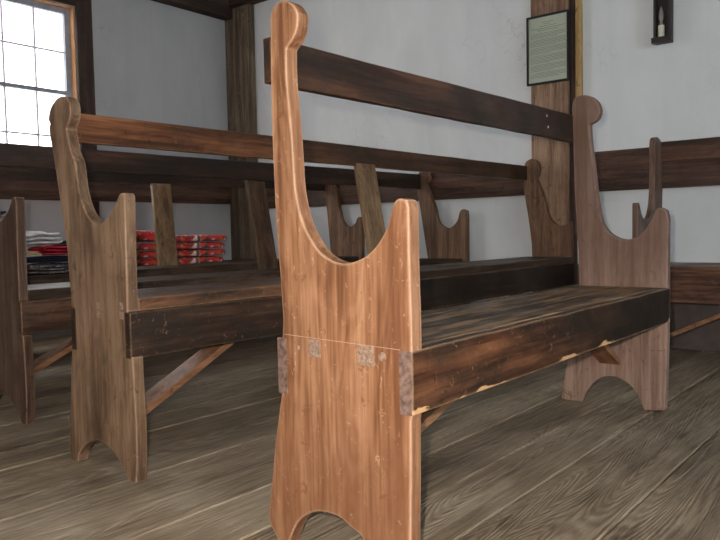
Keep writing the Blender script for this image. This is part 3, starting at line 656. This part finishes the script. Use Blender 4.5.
# ------------------------------------------------------------------ wall things
def framed_notice():
    off = (XW - .03, 1.770, 1.464)
    e = empty('framed_notice', off, 'black framed notice on aged paper hung on the big wooden post', 'framed notice')
    y0, y1, z0, z1 = 1.642, 1.896, 1.465, 1.853; xf = XW - .031; w = .011
    bm = bmesh.new()
    for d in ((y0, y1, z0, z0 + w), (y0, y1, z1 - w, z1)): box(bm, xf - .018, xf, *d)
    for d in ((y0, y0 + w), (y1 - w, y1)): box(bm, xf - .018, xf, *d, z0 + w, z1 - w)
    mesh_obj('frame', bm, M['frame_black'], e, .0015, off=off)
    bx('paper_sheet', M['paper'], (xf - .008, xf - .001, y0 + w, y1 - w, z0 + w, z1 - w), e, 0, off)
    bm = bmesh.new(); rnd = random.Random(3); z = z1 - .040
    def line(a, b2, z, h):   # a row of small word marks from left (high y) to right
        y = a
        while y > b2:
            L = rnd.uniform(.006, .017); e2 = max(b2, y - L)
            box(bm, xf - .0088, xf - .0078, e2, y, z - h, z); y = e2 - .0022
    for s in (.035, .02, .05): line(1.769 + s, 1.769 - s, z, .0026); z -= .011
    line(1.863, 1.668, z, .003); z -= .011; line(1.83, 1.708, z, .003); z -= .016
    for para in (4, 5, 5, 6, 5, 4):
        for q in range(para):
            if z < z0 + .022: break
            line(1.872 - (.012 if q == 0 else 0), 1.662 if q < para - 1 else rnd.uniform(1.69, 1.76), z, .0024); z -= .0079
        z -= .005
    mesh_obj('small_print', bm, M['ink'], e, 0, off=off)
framed_notice()
def sconce():
    off = (XW, 1.137, 1.58)
    e = empty('candle_sconce', off, 'dark wooden box sconce with ivory candle on the back wall', 'wall sconce')
    y0, y1, z0, z1 = 1.100, 1.186, 1.582, 2.05; d = XW - .055
    bx('back_board', M['sconce'], (XW - .012, XW, y0, y1, z0, z1), e, .002, off)
    for a, b2 in ((y0, y0 + .012), (y1 - .012, y1)): bx('side_board', M['sconce'], (d + .004, XW - .012, a, b2, z0 + .024, z1), e, .002, off)
    bx('tray', M['sconce'], (d - .006, XW - .012, y0 - .002, y1 + .008, z0, z0 + .028), e, .003, off)
    bx('top_board', M['sconce'], (d - .006, XW - .012, y0 - .004, y1 + .004, z1 - .012, z1 + .003), e, .003, off)
    bm = bmesh.new(); bmesh.ops.create_cone(bm, cap_ends=True, segments=20, radius1=.017, radius2=.016, depth=.062, matrix=Matrix.Translation((XW - .030, 1.152, z0 + .028 + .031)))
    mesh_obj('candle', bm, M['candle'], e, .002, off=off)
    bm = bmesh.new(); prof = [(.009, 0), (.010, .012), (.0075, .018), (.013, .034), (.0145, .05), (.011, .068), (.005, .086), (.001, .095)]
    rows = [[bm.verts.new((XW - .032 + r * math.cos(t * math.tau / 16), 1.152 + r * math.sin(t * math.tau / 16), z0 + .090 + z)) for t in range(16)] for r, z in prof]
    for i in range(len(rows) - 1):
        for j in range(16): bm.faces.new((rows[i][j], rows[i][(j+1) % 16], rows[i+1][(j+1) % 16], rows[i+1][j]))
    bm.faces.new(rows[0][::-1]); bm.faces.new(rows[-1])
    mesh_obj('flame_bulb', bm, M['bulb'], e, 0, True, off)
sconce()
bm = bmesh.new(); box(bm, XW - .045, XW - .0255, 1.492, 1.545, .80, .882)
tag(mesh_obj('junction_box', bm, M['box'], None, .004), 'small grey-green box at the lower edge of the wall board behind the bench end', 'box')

# bare tree outside the left window, overexposed washout painted into its bark
tr = empty('bare_tree', (2.9, 9.0, -.5), 'faint bare tree branches seen through the bright left window', 'tree')
bark = plain('washed_out_bark', (.62, .5, .46), .9)
tbm = bmesh.new(); rnd = random.Random(11)
def grow(p, d, L, r, depth):
    pts = [p.copy()]; q = p.copy(); dd = d.copy()
    for i in range(5):
        dd = (dd + Vector((rnd.uniform(-.15, .15), rnd.uniform(-.15, .15), rnd.uniform(-.05, .12)))).normalized(); q = q + dd * L / 5; pts.append(q.copy())
    side = dd.cross(Vector((0, 1, .1))).normalized(); up = dd.cross(side).normalized(); prev = None
    for i, a in enumerate(pts):
        rr = r * (1 - .14 * i)
        ring = [tbm.verts.new(a + (side * math.cos(t * math.tau / 6) + up * math.sin(t * math.tau / 6)) * rr) for t in range(6)]
        if prev:
            for t in range(6): tbm.faces.new((prev[t], prev[(t+1) % 6], ring[(t+1) % 6], ring[t]))
        prev = ring
    if depth:
        for k in range(4):
            b2 = pts[1 + k]; ax = Vector((rnd.uniform(-1, 1), rnd.uniform(-1, 1), rnd.uniform(.1, .8))).normalized()
            grow(b2, (dd * .5 + ax).normalized(), L * .6, r * .5, depth - 1)
grow(Vector((0, 0, 0)), Vector((-.1, 0, 1)), 3.2, .05, 3)
mesh_obj('trunk', tbm, bark, tr)
gm = bx('ground_outside', plain('snowy_ground', (.8, .82, .85), .9), (-12, 16, 4.8, 24, -.62, -.5), bevel=0); struct(gm)

# ------------------------------------------------------------------ light
w = bpy.data.worlds.new('World'); bpy.context.scene.world = w; w.use_nodes = True
bg = w.node_tree.nodes['Background']; bg.inputs[0].default_value = (.93, .97, 1, 1); bg.inputs[1].default_value = 5.0
def area(name, loc, rot, sx, sy, power, col, spread=180):
    l = bpy.data.lights.new(name, 'AREA'); l.shape = 'RECTANGLE'; l.size = sx; l.size_y = sy; l.energy = power; l.color = col; l.spread = math.radians(spread)
    o = bpy.data.objects.new(name, l); o.location = loc; o.rotation_euler = rot; C.objects.link(o); return o
R90 = math.pi / 2
area('window_light_left', (2.15, YW - .03, 1.57), (-R90, 0, 0), .9, 1.15, L_LEFT, (1, .97, .95))
area('window_light_right', (-.4, Y0 + .05, 1.55), (R90, 0, 0), 1.0, 1.3, L_RIGHT * .3, (.60, .82, 1))
area('window_light_right', (1.9, Y0 + .05, 1.55), (R90, 0, 0), 1.2, 1.3, L_RIGHT * 1.1, (.60, .82, 1))
area('window_light_front', (X0 + .05, -1.05, 1.55), (0, -R90, 0), 1.3, 1.1, L_FRONT, (.9, .95, 1))
area('window_light_front', (X0 + .05, 1.75, 1.55), (0, -R90, 0), 1.3, 1.1, L_FRONT, (.9, .95, 1))

# ------------------------------------------------------------------ camera and its flash
yaw, pit, rol, hh, fpx = .6815017, -.05232975, -.01952925, .6395183, 720.968
F = Vector((math.cos(yaw) * math.cos(pit), math.sin(yaw) * math.cos(pit), math.sin(pit)))
R = Vector((math.sin(yaw), -math.cos(yaw), 0)); U = R.cross(F)
R2 = R * math.cos(rol) + U * math.sin(rol); U2 = -R * math.sin(rol) + U * math.cos(rol)
cd = bpy.data.cameras.new('camera'); cd.sensor_width = 36; cd.lens = fpx / 720 * 36; cd.clip_start = .02
cam = bpy.data.objects.new('camera', cd); C.objects.link(cam); bpy.context.scene.camera = cam
m3 = Matrix((R2, U2, -F)).transposed(); cam.matrix_world = Matrix.Translation((0, 0, hh)) @ m3.to_4x4()
fl_ = bpy.data.lights.new('camera_flash', 'SPOT'); fl_.energy = L_FLASH; fl_.color = (1, .93, .84); fl_.shadow_soft_size = .014
fl_.spot_size = math.radians(95); fl_.spot_blend = .6
fo = bpy.data.objects.new('camera_flash', fl_); C.objects.link(fo)
fo.matrix_world = Matrix.Translation(Vector((0, 0, hh)) - R2 * .045 + U2 * .045) @ m3.to_4x4()

sc = bpy.context.scene
sc.view_settings.view_transform = 'Standard'; sc.view_settings.look = 'None'; sc.view_settings.exposure = 0
sc.cycles.use_denoising = True; sc.cycles.denoising_prefilter = 'ACCURATE'
sc.cycles.max_bounces = 6; sc.cycles.diffuse_bounces = 4; sc.cycles.sample_clamp_indirect = 6
